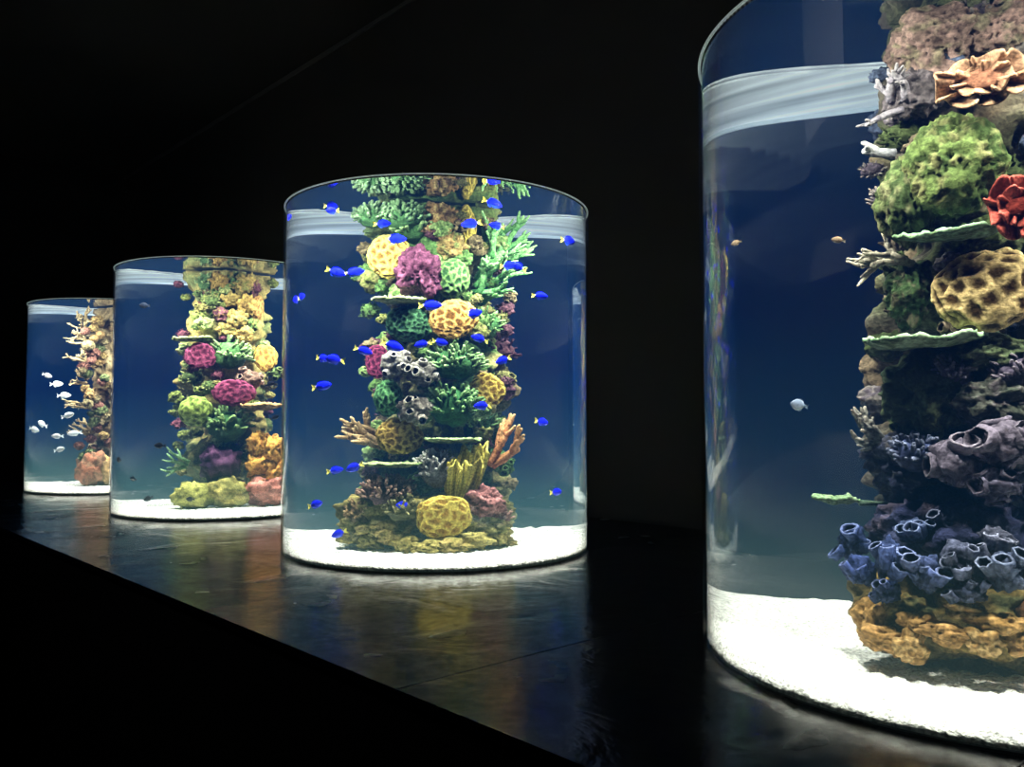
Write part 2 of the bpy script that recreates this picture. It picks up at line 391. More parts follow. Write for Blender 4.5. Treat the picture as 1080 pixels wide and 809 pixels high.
def c(h):
    v=hexc(h); l=v@np.array([.3,.6,.1]); return (v*.86+l*.14)*.62
LGR=c('#a9d3a0');DKG=c('#2a4a30')
TINT=[.64,.92,.92,.85]
NAMES=dict(brain='brain_coral',lump='boulder_coral',plate='plate_coral',branch='branching_coral',tuft='finger_coral',tubes='tube_sponge',barn='barnacle_cluster',ruffle='ruffled_coral',leaf='leaf_coral')
REEFS=[];COREW=[.24,.265,.25,.19]
seedc=[100]
def place(i,kind,pos,rx,rz,ca,cb,label=None,depth=.9,**kw):
    seedc[0]+=13; sd=kw.pop('seed',seedc[0]); ry=(rx+rz)/2*depth
    fz=1-.15*float(sstep(1.6,2.1,np.array(pos[2])))
    ca=ca*TINT[i]*fz; cb=cb*TINT[i]*fz
    sub=kw.pop('sub',5 if i<2 else 4)
    solid=None; cc=kw.pop('cc',None)
    if cc is not None: cc=cc*TINT[i]*fz
    if kind=='brain': mb=g_brain(rx,ry,rz,ca,cb,sd,sub,**kw)
    elif kind=='lump': mb=g_lump(rx,ry,rz,[ca,cb]+([cc] if cc is not None else []),sd,sub,**kw)
    elif kind=='plate': mb=g_plate(rx,rx*.85,max(rz,.006),ca,cb,sd)
    elif kind=='tuft': mb=g_tuft(rx,ry,rz,ca,cb,sd,**kw)
    elif kind=='tubes': mb=g_tubes(rx,ry,rz,ca,cb,sd,**kw)
    elif kind=='barn': mb=g_barn(rx,ry,rz,ca,cb,sd,**kw)
    elif kind=='ruffle': mb=g_ruffle(rx,ry,rz,ca,cb,sd,**kw); solid=.004
    elif kind=='leaf': mb=g_leaf(rx,ry,rz,ca,cb,sd,**kw); solid=.005
    elif kind=='branch': mb=g_branch(kw.pop('L'),kw.pop('r'),kw.pop('dirs'),ca,cb,sd,**kw)
    ob=mkobj(NAMES[kind],mb,M_coral,REEFS[i],(pos[0]*S,-pos[1]*S,pos[2]*S))
    # keep the piece above the tank floor and below the water surface
    zz=np.concatenate(mb.V)[:,2]; zmin=zz.min()+pos[2]*S; zmax=zz.max()+pos[2]*S
    if zmin<.055*S: ob.location.z+=.055*S-zmin
    elif zmax>(HW-.015)*S: ob.location.z-=zmax-(HW-.015)*S
    if solid:
        m=ob.modifiers.new('thick','SOLIDIFY'); m.thickness=solid; m.offset=0
    if label: ob['label']=label
    return ob
def add(i,kind,u,v,w,h,q,ca,cb,label=None,**kw):
    p=list(loc(i,u,v,q)); rx,rz=size(i,u,v,w,h,q)
    if kind=='branch':
        k=rx/ (w/2); kw['L']=kw['L']*k; kw['r']=kw['r']*k
    return place(i,kind,p,rx,rz,ca,cb,label,**kw)

# ------------------------------------------------------------------ reefs
labels=['tall artificial coral tower with blue tube sponges and honeycomb coral',
 'green and yellow coral tower on white sand among blue fish',
 'yellow and purple coral tower with pink base',
 'slim orange-brown coral tower beside a school of white fish']
corecols=[[c('#56603c'),c('#5a5448'),c('#7e6c52')],[c('#4f7a3a'),c('#6d7535'),c('#9a9458')],[c('#6f8048'),c('#9a8a48'),c('#aa9a50')],[c('#a08a5e'),c('#6a5a40'),c('#b09c70')]]
for i in range(4):
    X,Y,D,ph=frame(i)
    e=empty('coral_reef',(X*S,Y*S,LZ),math.atan2(-X,Y),labels[i],'coral reef')
    REEFS.append(e)
    nz,nt=(260,180) if i<2 else (110,80)
    z=np.linspace(.058,HW-.015,nz); th=np.arange(nt)/nt*2*np.pi
    ZZ,TT=np.meshgrid(z,th,indexing='ij')
    P=np.stack([np.cos(TT).ravel(),np.sin(TT).ravel(),ZZ.ravel()*3.2],1)
    n=fbm(P*1.3,i*31+3,5); kn=vnoise(P*np.array([5,5,4]),i+9); po=sstep(.6,.85,vnoise(P*np.array([9,9,6]),i+4))
    base=COREW[i]*(1+.35*np.exp(-ZZ.ravel()/.25))
    r=base*(1+1.5*(n-.5)+.35*(kn-.5)-.2*po)
    m=sstep(.35,.65,fbm(P*1.1+4,i+50))[:,None]; m2=sstep(.5,.68,fbm(P*1.4+8,i+70))[:,None]
    C=(corecols[i][0]*(1-m)+corecols[i][1]*m)*(1-m2)+corecols[i][2]*m2
    C=C*(.6+.9*kn[:,None])*(1-.5*po[:,None])*TINT[i]
    V=np.stack([r*np.cos(TT.ravel()),r*np.sin(TT.ravel()),ZZ.ravel()],1)*S
    F=[(a*nt+t,a*nt+(t+1)%nt,(a+1)*nt+(t+1)%nt,(a+1)*nt+t) for a in range(nz-1) for t in range(nt)]
    F.append(tuple(range((nz-1)*nt,nz*nt))); F.append(tuple(range(nt-1,-1,-1)))
    mb=MB(); mb.add(V,F,C); mkobj('reef_rock',mb,M_coral,e)

# --- tank 1
A=lambda *a,**k: add(0,*a,**k)
A('lump',990,40,110,76,.28,c('#d0a898'),c('#94786a'),'pinkish tan porous boulder coral',cc=c('#aa9a78'),rough=.4,pore=.12)
A('lump',1050,32,100,74,.26,c('#c8a090'),c('#8a7060'),'pinkish tan porous boulder coral',cc=c('#9f9472'),rough=.4,pore=.12)
A('lump',1100,60,110,90,.1,c('#b99a86'),c('#7a6458'),rough=.4)
A('ruffle',1037,86,98,58,.5,c('#f0b888'),c('#a0684a'),'peach orange ruffled coral',k=7)
A('lump',965,98,60,56,.3,c('#7a6f72'),c('#5c5454'),'dusty purple rock',rough=.5)
A('branch',948,112,60,60,.34,c('#8d8490'),c('#ccc5c6'),'pale purple branching coral',L=26,r=5.5,dirs=[(-1,0,.6),(-.9,-.3,-.1),(-.3,-.4,1),(.1,-.6,.6)],lev=3,spread=.7)
A('branch',940,168,60,40,.28,c('#9f9fa4'),c('#d0d0cc'),'pale grey finger coral',L=34,r=7,dirs=[(-1,-.1,.15)],lev=2,spread=.6)
A('lump',1008,176,112,108,.38,c('#5c6e34'),c('#3a4c24'),'olive green porous boulder coral',cc=c('#747444'),rough=.3,freq=1.6,pore=.12)
A('lump',958,215,64,86,.34,c('#546334'),c('#344424'),'olive green boulder coral',rough=.4,pore=.12,cc=c('#676744'))
A('ruffle',1072,220,70,60,.5,c('#c45240'),c('#7a281c'),'red ruffled coral',k=6)
A('branch',955,278,70,50,.28,c('#8a8270'),c('#d4c8ae'),'tan antler-shaped branching coral',L=34,r=6,dirs=[(-1,-.2,.35),(-.9,-.3,-.2),(-.5,-.4,.4)],lev=3,spread=.6)
A('plate',1002,252,112,14,.42,LGR,c('#5f7b50'),'pale green plate coral')
A('brain',1042,304,118,84,.42,c('#f0cc80'),c('#3f2c12'),'cream honeycomb brain coral',n=70,depth=.24)
A('lump',965,312,60,70,.26,c('#4f6a3c'),c('#304828'),'dark green rock',cc=c('#5f5a44'))
A('plate',978,363,136,16,.40,c('#c4e4b4'),c('#5f8355'),'pale green shelf coral')
A('lump',978,415,100,90,.30,c('#4a5c3e'),c('#303e2e'),'dark green boulder coral',cc=c('#5c6642'),rough=.5)
A('lump',1045,372,80,40,.36,c('#546240'),c('#384230'),'mossy green rock',cc=c('#65694a'),rough=.5)
A('tuft',1005,395,70,40,.36,c('#74647c'),c('#988ca0'),'grey purple finger coral',n=80,fl=.35)
A('lump',1050,425,90,56,.37,c('#5a5a50'),c('#3c4538'),'mossy grey rock',cc=c('#776c70'),rough=.5)
A('tuft',1075,395,70,50,.38,c('#746880'),c('#928694'),'grey purple finger coral',n=60,fl=.35)
A('branch',938,468,60,60,.30,c('#7f8484'),c('#c8beac'),'blue-grey branching coral',L=30,r=7,dirs=[(-1,-.2,.7),(-.8,-.3,.2),(-.4,-.4,.9)],lev=3,spread=.6)
A('lump',965,490,100,76,.28,c('#484e66'),c('#343850'),'slate blue rock',rough=.6,cc=c('#575250'))
A('tuft',965,480,60,44,.40,c('#4b5580'),c('#7f87a4'),'slate blue finger coral',n=90,fl=.3,fr=.09)
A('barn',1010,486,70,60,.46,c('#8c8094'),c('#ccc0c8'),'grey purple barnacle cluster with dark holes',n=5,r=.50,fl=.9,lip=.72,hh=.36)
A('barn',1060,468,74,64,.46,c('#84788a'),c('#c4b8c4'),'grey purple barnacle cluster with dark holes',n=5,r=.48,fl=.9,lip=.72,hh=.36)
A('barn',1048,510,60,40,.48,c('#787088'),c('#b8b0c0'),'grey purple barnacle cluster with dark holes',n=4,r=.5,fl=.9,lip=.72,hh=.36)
A('barn',1110,490,80,90,.3,c('#7c7090'),c('#bdb2c0'),n=8)
A('plate',880,529,50,10,.35,c('#b4d8a0'),c('#6d9a60'),'small pale green plate coral')
A('branch',905,529,20,10,.3,c('#5d7a60'),c('#7d9a80'),None,L=50,r=4,dirs=[(1,.3,0)],lev=1)
A('lump',1000,570,170,110,.32,c('#444a6c'),c('#2c304e'),'dark blue rock',rough=.6,cc=c('#5a5060'))
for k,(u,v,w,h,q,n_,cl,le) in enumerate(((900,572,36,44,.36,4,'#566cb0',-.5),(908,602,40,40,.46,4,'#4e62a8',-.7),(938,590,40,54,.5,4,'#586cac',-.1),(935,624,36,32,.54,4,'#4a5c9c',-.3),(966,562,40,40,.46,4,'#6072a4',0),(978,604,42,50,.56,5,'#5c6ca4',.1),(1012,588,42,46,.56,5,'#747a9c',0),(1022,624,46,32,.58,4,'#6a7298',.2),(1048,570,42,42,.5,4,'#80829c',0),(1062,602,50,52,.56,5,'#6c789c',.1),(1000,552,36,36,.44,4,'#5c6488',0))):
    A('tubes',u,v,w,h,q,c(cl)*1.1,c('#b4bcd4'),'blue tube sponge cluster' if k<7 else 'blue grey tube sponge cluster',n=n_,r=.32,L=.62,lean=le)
A('lump',1008,664,200,104,.33,c('#b8963e'),c('#84703a'),'olive yellow mound of base rock',cc=c('#75784a'),rough=.45,knob=.8)
A('lump',950,650,90,60,.42,c('#b49440'),c('#80703c'),'olive yellow base rock',rough=.5,cc=c('#6f7248'))
for k,(u,v,w,h,q) in enumerate(((918,652,34,40,.5),(930,674,46,26,.56),(958,682,36,34,.58),(968,656,40,22,.56),(1000,668,56,22,.6),(1036,676,40,30,.6),(1060,660,56,22,.58),(1084,676,50,34,.56),(1020,644,50,20,.56))):
    A('lump',u,v,w,h,q,c(('#ecb45c','#e0a858','#e8bc70')[k%3]),c('#b8883c'),'orange ruffled crust coral',rough=.7,freq=1.8,pore=.01,knob=.4)
A('lump',1110,660,100,80,.4,c('#b9823e'),c('#7a5434'))
# --- tank 2
A=lambda *a,**k: add(1,*a,**k)
A('tuft',396,222,46,26,.32,c('#5a9a58'),c('#a5d498'),'pale green finger coral',n=90,fl=.4,fr=.1)
A('tuft',426,216,50,30,.34,c('#5a9a58'),c('#95cc88'),'pale green finger coral',n=90,fl=.4,fr=.1)
A('tuft',436,242,50,34,.3,c('#4f8a48'),c('#8fb870'),'green finger coral',n=90,fl=.4,fr=.1)
A('lump',425,222,80,36,.14,c('#6a8a50'),c('#90a860'))
A('lump',460,212,34,40,.3,c('#c09858'),c('#947448'),'tan boulder coral',cc=c('#d0b870'),rough=.6,pore=.14)
A('lump',466,238,34,40,.3,c('#b99050'),c('#8a6c40'),'tan boulder coral',cc=c('#c8b068'),rough=.6,pore=.14)
A('lump',476,262,34,32,.3,c('#a98c4c'),c('#7a6c38'),'tan boulder coral',cc=c('#7a8a48'),rough=.6,pore=.14)
A('brain',491,240,22,54,.24,c('#d7c440'),c('#7a6a18'),'yellow tall brain coral',n=70)
A('brain',410,271,46,44,.36,c('#e4cc4c'),c('#6d5010'),'yellow honeycomb brain coral',n=75,depth=.18)
A('lump',442,288,48,52,.38,c('#784460'),c('#502a40'),'purple boulder coral',rough=.55,pore=.14)
A('brain',478,294,36,42,.32,c('#7cae58'),c('#336034'),'green brain coral',n=90)
A('branch',502,306,50,50,.22,c('#3a8c44'),c('#94d07c'),'bright green branching coral',L=26,r=4,dirs=[(.6,-.2,1),(1,-.2,.6),(.9,-.3,.1),(.3,-.4,1)],lev=4,spread=.5,keep=.8)
A('branch',508,290,50,50,.2,c('#3a8c44'),c('#94d07c'),'tall bright green branching coral',L=40,r=4.4,dirs=[(.45,-.1,1),(.7,-.2,1),(.25,0,1),(.9,-.1,.8)],lev=4,spread=.32,keep=.8)
A('branch',508,322,50,50,.16,c('#37823c'),c('#8ccc70'),'bright green branching coral',L=20,r=4,dirs=[(.9,-.2,.5),(.8,-.3,1)],lev=3,spread=.6,keep=.8)
A('plate',422,319,58,8,.40,c('#d3e398'),c('#7f9a54'),'pale green plate coral')
A('brain',431,342,48,36,.34,c('#44784e'),c('#1c3c28'),'dark green brain coral',n=120)
A('brain',478,337,50,40,.44,c('#dcac4c'),c('#6a4410'),'golden brain coral',n=80,depth=.18)
A('tuft',508,345,44,40,.2,c('#447c44'),c('#84b864'),'green finger coral',n=60)
A('brain',399,381,28,34,.28,c('#a04068'),c('#4a1834'),'magenta brain coral',n=70,depth=.16)
A('barn',418,383,36,30,.44,c('#96948c'),c('#d2d0c4'),'pale grey barnacle cluster',n=7)
A('barn',443,394,36,30,.46,c('#8c8a80'),c('#d2d0c4'),'pale grey barnacle cluster',n=7)
A('tuft',480,385,64,40,.36,c('#468448'),c('#90bc74'),'green finger coral',n=110,fl=.35)
A('brain',410,420,30,38,.38,c('#60a05c'),c('#275834'),'green brain coral',n=80)
A('barn',438,432,38,34,.44,c('#a0988a'),c('#d0c8b8'),'grey barnacle cluster',n=7)
A('brain',513,411,38,34,.34,c('#e0c440'),c('#7a5a10'),'yellow brain coral',n=65,depth=.16)
A('tuft',478,430,60,50,.38,c('#387840'),c('#7cac64'),'green finger coral',n=130,fl=.35)
A('tuft',505,450,44,40,.25,c('#376a38'),c('#74a45c'),'green finger coral',n=60)
A('brain',421,460,50,38,.42,c('#b89a3e'),c('#5f4a14'),'olive gold brain coral',n=80,depth=.14)
A('branch',404,468,40,40,.28,c('#94744a'),c('#dcbc80'),'brown branching coral',L=25,r=4.6,dirs=[(-1,-.2,.55),(-1,-.3,.2),(-.7,-.3,.9),(-1,.2,.35),(-.8,0,.7)],lev=3,spread=.42,keep=.85)
A('plate',475,466,62,7,.48,c('#c4dc94'),c('#6f8f50'),'pale green plate coral')
A('plate',412,491,64,7,.5,c('#cce094'),c('#7b9a54'),'pale green plate coral')
A('branch',514,496,50,60,.32,c('#c87838'),c('#f4bc74'),'orange antler coral',L=38,r=5,dirs=[(.5,-.2,1),(.9,-.2,.55)],lev=3,spread=.42,keep=.85)
A('tuft',460,497,46,44,.5,c('#94948c'),c('#d0d0c4'),'pale grey finger coral',n=110,fl=.35,fr=.06)
A('leaf',492,500,52,62,.5,c('#f4e44c'),c('#b8a82c'),'yellow upright leaf coral',n=9)
A('tuft',408,520,66,36,.5,c('#86646a'),c('#c09880'),'brown purple finger coral',n=130,fl=.3)
A('tuft',385,542,44,34,.45,c('#94744c'),c('#d0a870'),'brown finger coral',n=90)
A('tuft',425,538,44,28,.58,c('#7a7a4c'),c('#b8b070'),'olive finger coral',n=90)
A('brain',467,545,60,44,.62,c('#ffe448'),c('#b88a18'),'bright yellow brain coral',n=80,depth=.14)
A('lump',510,530,48,34,.46,c('#d8908c'),c('#9a6260'),'pink boulder coral',pore=.12,rough=.6)
A('tuft',527,546,30,20,.42,c('#b87a74'),c('#f0b8a4'),'pink finger coral',n=40)
A('lump',448,550,176,64,.26,c('#b4a44c'),c('#80783c'),'rubbly olive brown base mound',cc=c('#98885a'),rough=.6)
A('lump',395,556,60,36,.42,c('#b0a050'),c('#7c783c'),'olive brown rubble rock',cc=c('#8f8058'),rough=.7)
A('lump',505,556,60,32,.46,c('#b4a854'),c('#80803c'),'olive brown rubble rock',cc=c('#98885a'),rough=.7)
for k,(u,v,w,h,q) in enumerate(((372,566,34,18,.36),(392,572,30,16,.46),(412,562,40,24,.54),(430,574,34,16,.6),(452,578,34,14,.66),(476,576,36,16,.66),(500,570,36,20,.56),(520,564,34,20,.48),(532,572,24,12,.42))):
    A('lump',u,v,w,h,q,c(('#d0c060','#c0b058','#b8a054')[k%3]),c('#94883c'),'olive yellow rubble rock',rough=.8,sub=4)
A('lump',440,480,90,90,.1,c('#4f6a34'),c('#6a7030'))
# --- tank 3
A=lambda *a,**k: add(2,*a,**k)
t3=[('#b89a40','#80642c'),('#6f8c44','#3f5c2c'),('#c0a850','#8a7434'),('#84505c','#4c2c38'),('#a88c44','#6c7030')]
for j,(u,v,w,h,q) in enumerate(((230,280,18,18,.24),(246,282,22,18,.28),(262,284,16,18,.24),(236,298,20,18,.28),(254,300,22,20,.3),(268,304,14,18,.22),(228,314,16,18,.24),(243,316,20,18,.3),(260,322,20,20,.3),(234,332,18,16,.28),(250,336,22,20,.34),(265,342,14,16,.26),(238,348,20,16,.32),(256,353,20,16,.34),(222,338,14,16,.2))):
    p=t3[(0,1,2,0,4,3,1,2,0,3,2,1,4,0,1)[j]]
    A('lump',u,v,w,h,q,c(p[0]),c(p[1]),'small yellow green boulder coral',pore=.16,rough=.8,cc=c('#947c38'))
A('tuft',218,290,22,22,.2,c('#5f8a50'),c('#a8c880'),'pale green finger coral',n=60)
A('tuft',218,318,22,28,.2,c('#a06058'),c('#7f9a60'),'mixed finger coral',n=60)
A('brain',270,325,16,30,.2,c('#c79a48'),c('#7a5424'),'tan brain coral',n=50)
A('plate',203,359,44,6,.3,c('#d4e094'),c('#7f8f48'),'pale green plate coral')
A('brain',211,375,34,28,.36,c('#944064'),c('#3f1428'),'purple brain coral',n=60,depth=.16)
A('brain',280,378,26,28,.3,c('#dcb840'),c('#8a5c1c'),'golden brain coral',n=55,depth=.14)
A('tuft',243,375,44,36,.32,c('#568a4a'),c('#9cc074'),'green finger coral',n=80)
A('brain',247,414,44,28,.44,c('#944064'),c('#3a1024'),'plum brain coral',n=70,depth=.16)
A('barn',262,400,30,24,.35,c('#9c7a68'),c('#d0b098'),'tan barnacle cluster',n=6)
A('plate',274,430,46,9,.4,c('#d8b068'),c('#8a6a3c'),'tan plate coral')
A('brain',207,434,36,32,.34,c('#94ae44'),c('#475a1c'),'lime green brain coral',n=60)
A('tuft',240,450,50,40,.35,c('#477a44'),c('#84a85c'),'green finger coral',n=90)
A('lump',232,490,40,40,.38,c('#5c3a58'),c('#38243e'),'dark purple boulder coral',rough=.6)
A('branch',200,490,30,20,.3,c('#5a8a50'),c('#98c888'),'green branching coral',L=18,r=2.4,dirs=[(-1,-.1,.1),(-.7,-.3,.5),(-1,0,-.2)],lev=2)
for (u,v,w,h) in ((272,468,24,26),(288,474,26,30),(274,490,28,28),(290,498,26,30),(278,510,30,22)):
    A('lump',u,v,w,h,.4,c('#ffc038'),c('#d08824'),'golden orange porous coral',pore=.2,rough=.6,freq=3,cc=c('#f0b040'))
A('lump',282,527,44,30,.45,c('#f09c88'),c('#b46858'),'pink base coral',pore=.12,rough=.6)
A('lump',205,528,44,30,.45,c('#c0c054'),c('#848438'),'lime yellow base rock',rough=.6)
A('lump',243,528,46,30,.48,c('#c8b854'),c('#908c44'),'yellow base rock',rough=.6)
# --- tank 4
A=lambda *a,**k: add(3,*a,**k)
r4=random.Random(5)
pal4=[('#b09058','#6f5430'),('#b0a070','#5a4e34'),('#a87464','#5a3a30'),('#7c8a54','#3a4428'),('#c0a460','#6f5430')]
for k in range(40):
    v=338+k*3.8; wd=10+8*(k/40); u=100+r4.uniform(-wd,wd); w=r4.uniform(9,15)
    p=pal4[r4.randrange(5)]
    A(r4.choice(['lump','brain','tuft','tuft','tuft']),u,v,w,w*.8,r4.uniform(.2,.34),c(p[0]),c(p[1]),'small tan brown coral')
for k,v in enumerate((338,350,362,382,402,430,455)):
    A('branch',93,v,20,12,.22,c('#a89060'),c('#d8c494'),'tan branching coral',L=13,r=1.9,dirs=[(-1,-.2,.5),(-.8,-.3,.1),(-.3,-.4,1)],lev=3)
A('lump',98,505,36,34,.35,c('#b06a4c'),c('#8a6a50'),'red brown base rock')
A('lump',112,500,26,30,.35,c('#c8a060'),c('#8a7048'),'tan base rock')

# fillers wrapping around the towers
rf=random.Random(77)
pals=[[('#6f6370','#9f958c'),('#5a6a3a','#46542a'),('#4b5570','#7080a0'),('#8a7a60','#5a5040')],
      [('#5f8a40','#a4c870'),('#8a8a4e','#5f6a28'),('#74505a','#503440'),('#9a8a60','#6a6040'),('#6a9848','#3f6030')],
      [('#a49c52','#7f7a3c'),('#6f8a48','#afb868'),('#8a5060','#4f2838'),('#8f9e48','#4f5a1c')],
      [('#a88c60','#6f5430'),('#a89878','#5a4e3c')]]
for i,n in enumerate((30,40,30,14)):
    for k in range(n):
        az=rf.uniform(0,2*math.pi); T=math.cos(az); 
        if i<2 and T>.45: az=math.pi-az; T=-T
        z=.12+(HW-.3)*(k+.5)/n
        sc_=.6 if i==0 else (.8 if i==2 else 1)
        rr=COREW[i]*1.0+.03; p=(math.sin(az)*rr,math.cos(az)*rr,z)
        s=rf.uniform(.06,.11)*S*sc_; cl=rf.choice(pals[i]); kind=rf.choice(['lump','brain','tuft','tuft'] if i else ['lump','lump','tuft'])
        kw=dict(sub=4)
        if kind=='brain': kw['n']=60
        if kind=='tuft': kw['n']=45; kw['down']=-1
        place(i,kind,p,s,s*rf.uniform(.8,1.1),c(cl[0])*.85,c(cl[1])*.85,None,**kw)
for i,n in enumerate((80,120,60)):
    for k in range(n):
        az=rf.uniform(-1.5,1.5) if i else rf.uniform(-.9,1.4); z=.12+(HW-.2)*(k+.5)/n
        rr=COREW[i]*1.08+.03+rf.uniform(0,.06)*(1 if i else .5); p=(math.sin(az)*rr,math.cos(az)*rr,z)
        s=rf.uniform(.03,.065)*S; cl=rf.choice(pals[i]); kind=rf.choice(['lump','lump','lump','tuft','barn'])
        kw={}
        if kind=='lump': kw=dict(sub=4,rough=.7)
        if kind=='tuft': kw=dict(n=36,down=-1)
        if kind=='barn': kw=dict(n=5,r=.4)
        place(i,kind,p,s,s*rf.uniform(.8,1.1),c(cl[0])*.95,c(cl[1])*.95,None,**kw)

# ------------------------------------------------------------------ aquariums
alabs=['clear cylinder aquarium with dark blue water and blue sponges','clear cylinder aquarium of blue water holding small blue fish',
 'clear cylinder aquarium with yellow and purple coral','clear cylinder aquarium with a school of white fish']
def lathe(prof,nt,closed=True):
    V=[];F=[]
    for (r,z) in prof:
        for t in range(nt):
            a=t/nt*2*math.pi; V.append((r*math.cos(a)*S,r*math.sin(a)*S,z*S))
    m=len(prof)
    for j in range(m if closed else m-1):
        j2=(j+1)%m
        for t in range(nt):
            t2=(t+1)%nt; F.append((j*nt+t,j*nt+t2,j2*nt+t2,j2*nt+t))
    return V,F
for i,(X,Y) in enumerate(TANKS):
    aq=empty('aquarium',(X*S,Y*S,LZ),0,alabs[i],'aquarium'); aq['group']='row of cylinder aquariums'
    mb=MB(); V,F=lathe([(1.0,.001),(1.0,H-.004),(.990,H-.004),(.990,.001)],256); mb.add(V,F,(1,1,1)); mkobj('tank_wall',mb,M_acr,aq)
    mb=MB(); V,F=lathe([(1.0003,H-.004),(1.0003,H),(.9895,H),(.9895,H-.004)],256); mb.add(V,F,(1,1,1)); mkobj('rim',mb,M_rim,aq)
    # water body
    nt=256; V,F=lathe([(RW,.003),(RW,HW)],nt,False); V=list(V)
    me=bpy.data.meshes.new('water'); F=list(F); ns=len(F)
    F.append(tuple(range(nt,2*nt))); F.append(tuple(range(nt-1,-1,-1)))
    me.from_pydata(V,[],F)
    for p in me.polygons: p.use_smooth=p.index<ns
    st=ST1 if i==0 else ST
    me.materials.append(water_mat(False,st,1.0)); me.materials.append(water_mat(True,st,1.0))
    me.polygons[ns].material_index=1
    try:
        es={e.key:e.index for e in me.edges}
        at=me.attributes.new('sharp_edge','BOOLEAN','EDGE')
        for pi in (ns,ns+1):
            for k in me.polygons[pi].edge_keys: at.data[es[k]].value=True
    except Exception as ex: print(ex)
    w=bpy.data.objects.new('water',me); COL.objects.link(w); w.parent=aq; w['label']='clear deep blue aquarium water'
    # glowing panel added under the rear water surface for the bright waterline band, curving behind the tower
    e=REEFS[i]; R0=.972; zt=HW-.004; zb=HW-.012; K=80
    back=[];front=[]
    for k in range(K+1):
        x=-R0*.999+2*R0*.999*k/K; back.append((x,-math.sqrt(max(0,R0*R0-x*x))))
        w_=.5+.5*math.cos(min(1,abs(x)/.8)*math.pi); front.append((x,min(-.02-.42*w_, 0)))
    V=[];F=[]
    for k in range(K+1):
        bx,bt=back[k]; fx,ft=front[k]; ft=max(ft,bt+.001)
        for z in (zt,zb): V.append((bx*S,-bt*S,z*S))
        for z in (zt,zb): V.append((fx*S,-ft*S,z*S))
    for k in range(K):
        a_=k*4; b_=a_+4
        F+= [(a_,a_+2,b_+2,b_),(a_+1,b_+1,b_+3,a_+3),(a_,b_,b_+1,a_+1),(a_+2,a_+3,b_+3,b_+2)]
    mb=MB(); mb.add(V,F,(1,1,1)); o=mkobj('waterline_glow_panel',mb,M_glow,aq,smooth=False); o.rotation_euler=(0,0,e.rotation_euler[2]); o['label']='milky white glow panel added at the waterline'
    # thin glowing strip added under it to thicken the bright band
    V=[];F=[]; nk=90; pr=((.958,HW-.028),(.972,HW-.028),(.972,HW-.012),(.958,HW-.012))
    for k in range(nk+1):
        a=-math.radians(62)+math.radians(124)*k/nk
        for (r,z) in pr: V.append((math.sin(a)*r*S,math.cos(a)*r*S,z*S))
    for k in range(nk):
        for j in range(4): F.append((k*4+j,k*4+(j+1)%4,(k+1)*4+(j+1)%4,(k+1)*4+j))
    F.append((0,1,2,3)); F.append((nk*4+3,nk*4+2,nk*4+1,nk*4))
    mb=MB(); mb.add(V,F,(1,1,1)); o=mkobj('waterline_glow_strip',mb,M_glow,aq,smooth=False); o['label']='white glow strip added at the waterline'
    # sand
    mb=MB(); V=[];F=[];nt=300;nr=70; z0=.070
    for j in range(nr+1):
        for t in range(nt):
            a=t/nt*2*math.pi; r=.976*j/nr; V.append((r*math.cos(a),r*math.sin(a),0))
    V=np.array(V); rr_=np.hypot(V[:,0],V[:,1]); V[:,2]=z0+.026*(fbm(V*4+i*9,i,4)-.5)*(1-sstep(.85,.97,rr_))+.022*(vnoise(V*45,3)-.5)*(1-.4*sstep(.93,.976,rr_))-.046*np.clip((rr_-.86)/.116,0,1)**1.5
    rows=[V]
    for zz_ in (.006,):
        b_=np.array([(.976*math.cos(t/nt*2*math.pi),.976*math.sin(t/nt*2*math.pi),zz_) for t in range(nt)]); rows.append(b_)
    V=np.concatenate(rows)
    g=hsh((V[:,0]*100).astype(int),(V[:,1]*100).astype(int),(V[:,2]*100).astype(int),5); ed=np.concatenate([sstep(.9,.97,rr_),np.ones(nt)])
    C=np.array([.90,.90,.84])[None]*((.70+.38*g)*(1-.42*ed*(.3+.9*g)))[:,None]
    V=V*S
    F=[(j*nt+t,(j+1)*nt+t,(j+1)*nt+(t+1)%nt,j*nt+(t+1)%nt) for j in range(nr+1) for t in range(nt)]
    F.append(tuple((nr+1)*nt+t for t in range(nt-1,-1,-1)))
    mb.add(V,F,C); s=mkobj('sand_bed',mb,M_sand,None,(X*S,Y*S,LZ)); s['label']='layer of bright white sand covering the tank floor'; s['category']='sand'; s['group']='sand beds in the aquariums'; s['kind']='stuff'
    # unseen lamps below the surface: overhead light, then added fills aimed at the tower
    for k,(L_,T_,pw,tz) in enumerate(((.62,.60,12.5,0),(-.62,.60,12.5,0),(0,.88,11,0),(.84,-.2,8,0),(-.84,-.2,8,0),(.50,.76,4.0,1.1),(-.50,.76,4.0,1.1),(.88,.2,1.8,1.7),(-.88,.2,1.8,1.7))):
        ld=bpy.data.lights.new('tank_key_fill','AREA'); ld.shape='DISK'; ld.size=.08; ld.energy=pw*(1 if i else .9); ld.color=(.98,1.0,.88); ld.spread=math.radians(125)
        lo=bpy.data.objects.new('tank_key_fill',ld); COL.objects.link(lo); lo.parent=aq
        ca_,sa=math.cos(e.rotation_euler[2]),math.sin(e.rotation_euler[2]); lx,ly=L_*S,-T_*S
        p=Vector((lx*ca_-ly*sa,lx*sa+ly*ca_,(HW-.05)*S)); lo.location=p
        tgt=Vector((p.x*.6,p.y*.6,0)) if tz==0 else Vector((0,0,tz*S)); lo.rotation_euler=(tgt-p).to_track_quat('-Z','Y').to_euler()
        lo.visible_camera=False; lo.visible_transmission=False; lo.visible_glossy=False

